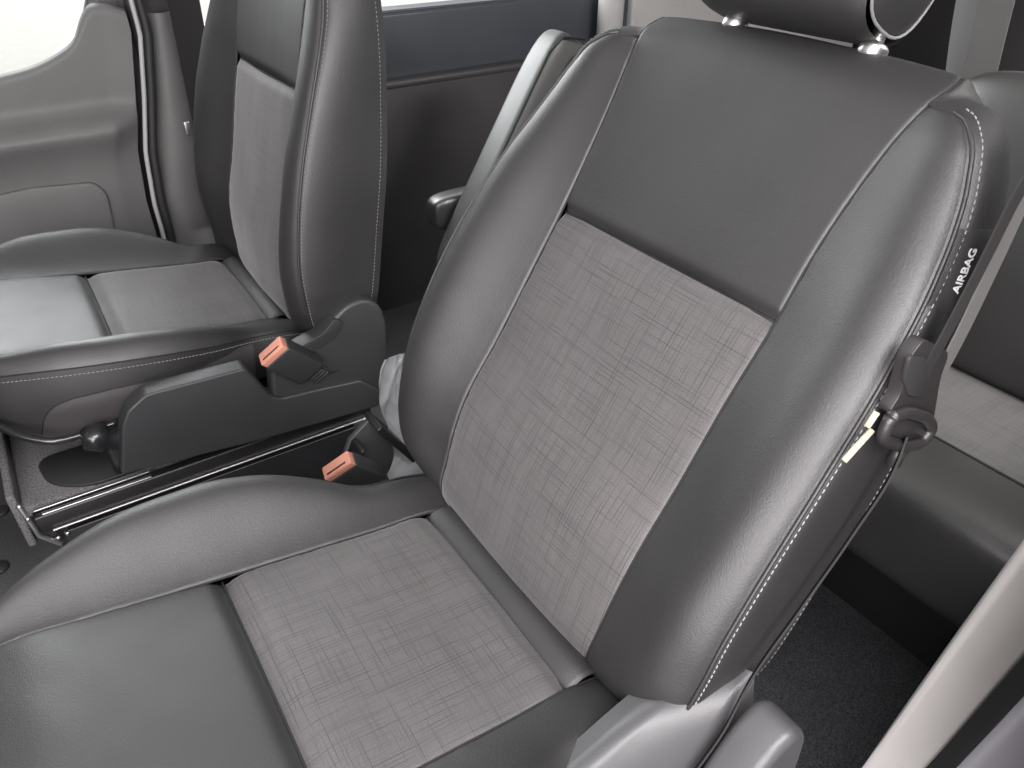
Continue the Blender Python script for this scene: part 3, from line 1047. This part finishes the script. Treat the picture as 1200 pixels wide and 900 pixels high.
bkr = pillow('backrest', mid(-.07, .02, .27), (.12, .62, .56), LEATHER_REAR, MID, Mr, .3)
pillow('side_bolster', mid(-.03, -.285, .27), (.13, .085, .57), MID_GREY, bkr, Mr, .35)
tube('piping', [mid(.036, -.244, z) for z in np.linspace(.02, .50, 20)] + [mid(.02, -.244, .54), mid(-.03, -.244, .56)], .003, SEAM, bkr, 6)
pillow('cushion', (.03, .14, -.04), (.32, .34, .12), LEATHER_REAR, MID, None, .35)
arm = pillow('armrest', (-.10, -.36, .11), (.2, .06, .08), LEATHER_REAR, MID, None, .45)
box('seat_base', (.0, .14, -.2), (.26, .3, .2), STEEL_BLACK, MID)

BEN = thing('rear_bench', 'rear bench seat with grey fabric cushion strip at the right edge behind the foreground seat', 'car seat', (-.75, .52, .3))
bn = pillow('cushion', (0, 0, -.045), (.34, .60, .19), LEATHER_REAR, BEN, None, .3)
G = np.zeros((20, 30, 3))
for j, x in enumerate(np.linspace(-.165, .035, 20)):
    for i, y in enumerate(np.linspace(-.29, .29, 30)):
        d = min(j, 19 - j) / 2.0
        G[j, i] = (x, y, .0515 + .002 * min(1, d) - .03 * (abs(y) / .29)**10)
uvG = G[..., :2].copy()
o = grid('fabric_strip', G, FABRIC, bn, uv=uvG)
tube('seam_shade_cord', [(.037, y, .0505 - .03 * (abs(y) / .29)**10) for y in np.linspace(-.29, .29, 30)], .0022, SEAM, bn, 6)
r2 = R(16)
M2 = Matrix(((math.cos(r2), 0, -math.sin(r2)), (0, 1, 0), (math.sin(r2), 0, math.cos(r2))))
pillow('backrest', Vector((-.15, 0, .05)) + M2 @ Vector((-.07, 0, .235)), (.15, .60, .47), LEATHER_REAR, BEN, M2, .32)
box('bench_base', (-.02, 0, -.2), (.24, .52, .2), STEEL_BLACK, BEN)

# ------------------------------------------------------------------ van interior around the seats


def struct(o):
    o['kind'] = 'structure'
    return o


struct(box('floor', (-.4, 0, -.03), (3.9, 1.9, .06), FLOOR_M, None, None, 0))
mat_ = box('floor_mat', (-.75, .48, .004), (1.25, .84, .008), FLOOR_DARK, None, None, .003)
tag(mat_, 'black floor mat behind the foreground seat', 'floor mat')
rib = box('floor_rib', (.60, -.66, .008), (.03, .5, .016), TRIM_GREY, None, None, .005)
tag(rib, 'raised grey floor rib in front of the far seat', 'floor rib')
for x, y in ((.548, -.541), (.562, -.375)):
    v, f = tube_verts([(x, y, .0), (x, y, .004), (x, y, .0065), (x, y, .007)], [.017, .017, .013, .004], 20)
    s = mesh('floor_stud', v, f, RUBBER)
    tag(s, 'round rubber floor stud, %s of the two at the left edge' % ('upper' if y < -.5 else 'lower'), 'floor stud', 'floor studs')
# ceiling
struct(box('ceiling', (-.70, 0, 1.53), (3.3, 1.9, .05), HEADLINER, None, None, 0))

struct(prism('near_wall', [(-.52, 0), (-.52, 1.5), (-.72, 1.5), (-.80, .78), (-2.2, .78), (-2.2, 0)], 'y', .885, .93, TRIM_DARK, None, .01, 3))
struct(prism('middle_pillar', [(-.14, .56), (-.20, 1.5), (-.5, 1.5), (-.5, .56)], 'y', .905, .96, TRIM_DARK, None, .01, 3))
struct(prism('door_sill', [(-.54, -.04), (-.54, .555), (-.10, .555), (-.02, .10), (1.2, .06), (1.2, -.04)], 'y', .935, .975, TRIM_DARK, None, .01, 3))
struct(box('added_pavement', (0, -21.3, -.47), (60, 40, .02), CONCRETE, None, None, 0))  # pale slab added so the view through the far windows is bright
gp = box('ground', (0, 0, -.50), (90, 90, .04), ASPHALT, None, None, 0)
struct(gp)
# unseen dashboard, and a broad front pillar added to block far door window light
struct(prism('dashboard', [(.95, .55), (.98, .86), (1.10, .92), (1.55, .90), (1.55, .0), (1.15, .0)], 'y', -.86, .86, TRIM_DARK, None, .03, 4))
struct(prism('front_pillar_block', [(.72, .60), (.78, 1.50), (.95, 1.50), (1.45, .92), (1.45, .60)], 'y', -.93, -.86, TRIM_DARK, None, .01, 3))

# far door: one sculpted panel with ledge, pocket, window and pale edge
door = thing('van_door', 'far grey door with sculpted armrest ledge and bright window above', 'door', (.5, -.80, .5))
DO = Vector((.5, -.80, .5))
zs_edge = [(.0, .13), (.2, .112), (.375, .095), (.454, .096), (.562, .086), (.67, .061), (.786, .039), (.84, .040)]
xt = [(-1, .20), (.04, .826), (.075, .838), (.106, .834), (.125, .81), (.143, .781), (.17, .762), (.196, .750), (.286, .731), (.5, .70), (.9, .66), (1.2, .65)]


def interp(keys, x):
    return float(np.interp(x, [k[0] for k in keys], [k[1] for k in keys]))


nx, nz = 90, 80
P = np.zeros((nx, nz, 3))
for i in range(nx):
    s = i / (nx - 1)
    s = s**1.5
    for j in range(nz):
        b = j / (nz - 1)
        x0 = .04 + s * 1.1
        ztop = float(spline(np.array(xt[1:]), [x0])[0, 0])
        z = .03 + b * (ztop - .03)
        xe = interp(zs_edge, z)
        x = xe + (x0 - .04)
        y = -.835
        led = 1 / (1 + math.exp(-(0.640 - z) / .0065))
        y += .078 * led
        y -= .058 * (1 / (1 + math.exp(-(0.600 - z) / .022)))
        # ledge fades toward the hinge edge
        f = min(1, (x - xe) / .05)
        y = -.83 + (y + .83) * (0.25 + .75 * f)
        rim = max(0, 1 - (ztop - z) / .012)
        y -= .010 * rim**2
        P[i, j] = (x, y, z)
P -= np.array(DO)
dp = grid('door_panel', P, TRIM_GREY, door)
m = dp.modifiers.new('solid', 'SOLIDIFY')
m.thickness = .03
m.offset = 1 if False else -1
prism('door_pocket', rounded([(x - .5, z - .5) for x, z in [(.9, .22), (.9, .49), (.30, .530), (.185, .519), (.168, .49), (.180, .36), (.2, .22)]], .02), 'y', -.028, -.004, TRIM_GREY, door, .004, 3)
edge = [(interp(zs_edge, z) - .010 - .5, .0, z - .5) for z in np.linspace(.1, .86, 40)]
tube('door_edge', edge, .0045, SEAL_PALE, door, 8)
tube('door_seal', [(p[0] - .016, p[1] - .008, p[2]) for p in edge], .009, RUBBER, door, 8)
gl = prism('door_glass', [(x - .5, z - .5) for x, z in [(.05, .80), (.10, .82), (.2, .74), (.5, .69), (1.2, .63), (1.2, 1.3), (.45, 1.4), (.12, 1.42), (.0, 1.2)]], 'y', -.075, -.070, GLASS, door, 0)

# far pillar trim behind the door, its belt
pil = thing('door_pillar', 'grey brown pillar trim between the far door and the far seat', 'pillar', (0, -.84, .5))
Pk = [(.10, .100, .00), (.20, .092, .0), (.35, .084, .0), (.45, .078, -.004), (.553, .050, -.012), (.68, .028, -.022), (.815, .006, -.045), (.84, .0, -.05)]
P = np.zeros((50, 16, 3))
for j, z in enumerate(np.linspace(.10, .815, 50)):
    k = np.interp(z, [p[0] for p in Pk], [p[1] for p in Pk])
    w = np.interp(z, [.1, .5, .815], [.13, .105, .055])
    for i in range(16):
        a = i / 15
        P[j, i] = (k - a * w, -.02 + .032 * math.sin(math.pi * a)**.6, z - .5)
grid('pillar_trim', P, TRIM_GREY, pil, flip=True)
box('pillar_post', (-.02, -.05, .35), (.10, .05, 1.2), TRIM_DARK, pil, None, .01)
prism('door_jamb', [(-.06, -.4), (.22, -.4), (.16, .20), (.085, .36), (.07, .95), (-.06, .95)], 'y', -.078, -.052, TRIM_DARK, pil, .006, 2)
fbelt = ribbon('seat_belt', [(-.07, -.79, 1.1), (-.062, -.785, .85), (-.055, -.78, .60), (-.045, -.775, .40)], (1, .15, 0), .062, .0016, WEBBING, None, Vector((0, 0, 0)))
tag(fbelt, 'dark belt webbing hanging down beside the far seat', 'seat belt')
box('belt_tongue', (-.012, -.77, .605), (.012, .004, .028), CHROME, None, None, .002)
bt = bpy.data.objects['belt_tongue']
tag(bt, 'small chrome belt tongue poking out beside the far seat', 'belt tongue')

# side wall behind the far seat with its window
wall = thing('side_panel', 'dark side wall panel with long window strip between the two front seats', 'wall panel', (-.9, -.88, .4))
box('lower_panel', (.15, -.02, -.10), (1.35, .06, .62), TRIM_DARK, wall, None, .012, 4)
box('panel_ledge', (.15, -.015, .205), (1.35, .055, .022), TRIM_DARK, wall, None, .009, 4)
up = box('upper_panel', (.15, -.045, .275), (1.35, .04, .172), TRIM_SLATE, wall, None, .008, 4)
box('window_sill', (.15, -.06, .362), (1.35, .06, .010), TRIM_SLATE, wall, None, .003, 2)
box('window_glass', (.15, -.07, .74), (1.35, .005, .76), GLASS, wall, None, 0)
cp = thing('rear_pillar', 'pale rounded pillar behind the far window strip', 'pillar', (-1.2, -.87, .7))
tube('pillar_trim', [(0.0, .012, -.7), (0, .012, .0), (-.01, .012, .6)], .036, TRIM_LIGHT, cp, 20)
box('pillar_back', (-.05, -.005, 0), (.06, .05, 1.4), TRIM_SLATE, cp, None, .01)
rs = box('rear_side_panel', (-1.78, -.86, .78), (1.05, .06, 1.55), TRIM_LIGHT, None, None, .01)
tag(rs, 'pale grey rear side panel seen above the foreground backrest', 'wall panel')
struct(box('rear_wall', (-2.33, 0, .46), (.05, 1.9, .94), TRIM_DARK, None, None, 0))
# tall trim and a belt at the upper right
dpil = thing('rear_trim_post', 'grey brown upright trim post at the upper right corner', 'pillar', (-1.3, .1, .7))
prism('post_trim', [(-.02, .16), (.015, .02), (-.06, -.7), (-.16, -.7), (-.06, .02), (-.09, .5), (-.02, .5)], 'x', -.03, .0, TRIM_GREY, dpil, .006, 3) if False else None
ribbon('post_trim', [(-1.3, .085, 1.2), (-1.3, .082, .85), (-1.3, .108, .70), (-1.3, .18, .45)], (0, 1, 0), .060, .02, TRIM_GREY, dpil, Vector((-1.3, .1, .7)))
b2 = ribbon('seat_belt', [(-1.28, .12, 1.2), (-1.28, .135, .85), (-1.28, .150, .70), (-1.28, .20, .45)], (0, 1, 0), .062, .002, WEBBING_GREY, None, Vector((0, 0, 0)))
tag(b2, 'grey belt webbing running down at the upper right corner', 'seat belt')

# near door pillar at the lower right: beige trim, rubber seal, painted body
np_ = thing('pillar_foot', 'beige grey trim foot crossing the lower right corner', 'pillar', (-.35, .80, .35))
PO = np.array([-.35, .80, .35])
ln = np.linspace(-1.2, 1.6, 24)
c0, c1_ = np.array([-.265, .77, .232]), np.array([-.42, .77, .491])
d0, d1_ = np.array([-.304, .81, .253]), np.array([-.437, .81, .359])
e0, e1_ = np.array([-.365, .825, .215]), np.array([-.481, .825, .256])


def strip(name, a0, a1, b0, b1, mat, parent, bulge, sink=0.0):
    P = np.zeros((24, 10, 3))
    for j, t in enumerate(ln):
        A, B = a0 + (a1 - a0) * t, b0 + (b1 - b0) * t
        for i in range(10):
            a = i / 9
            P[j, i] = A + (B - A) * a + np.array([.6, .7, .3]) * (bulge * math.sin(math.pi * a)**.7 - sink)
    P -= PO
    o = grid(name, P, mat, parent)
    m = o.modifiers.new('solid', 'SOLIDIFY')
    m.thickness = .01
    m.offset = 0
    return o


strip('trim_face', c0, c1_, d0, d1_, TRIM_BEIGE, np_, .0032)
strip('seal_strip', d0, d1_, e0, e1_, RUBBER, np_, .003, .006)
strip('body_face', e0, e1_, e0 + np.array([-.05, .12, -.06]), e1_ + np.array([-.05, .12, -.06]), PAINT, np_, .004)
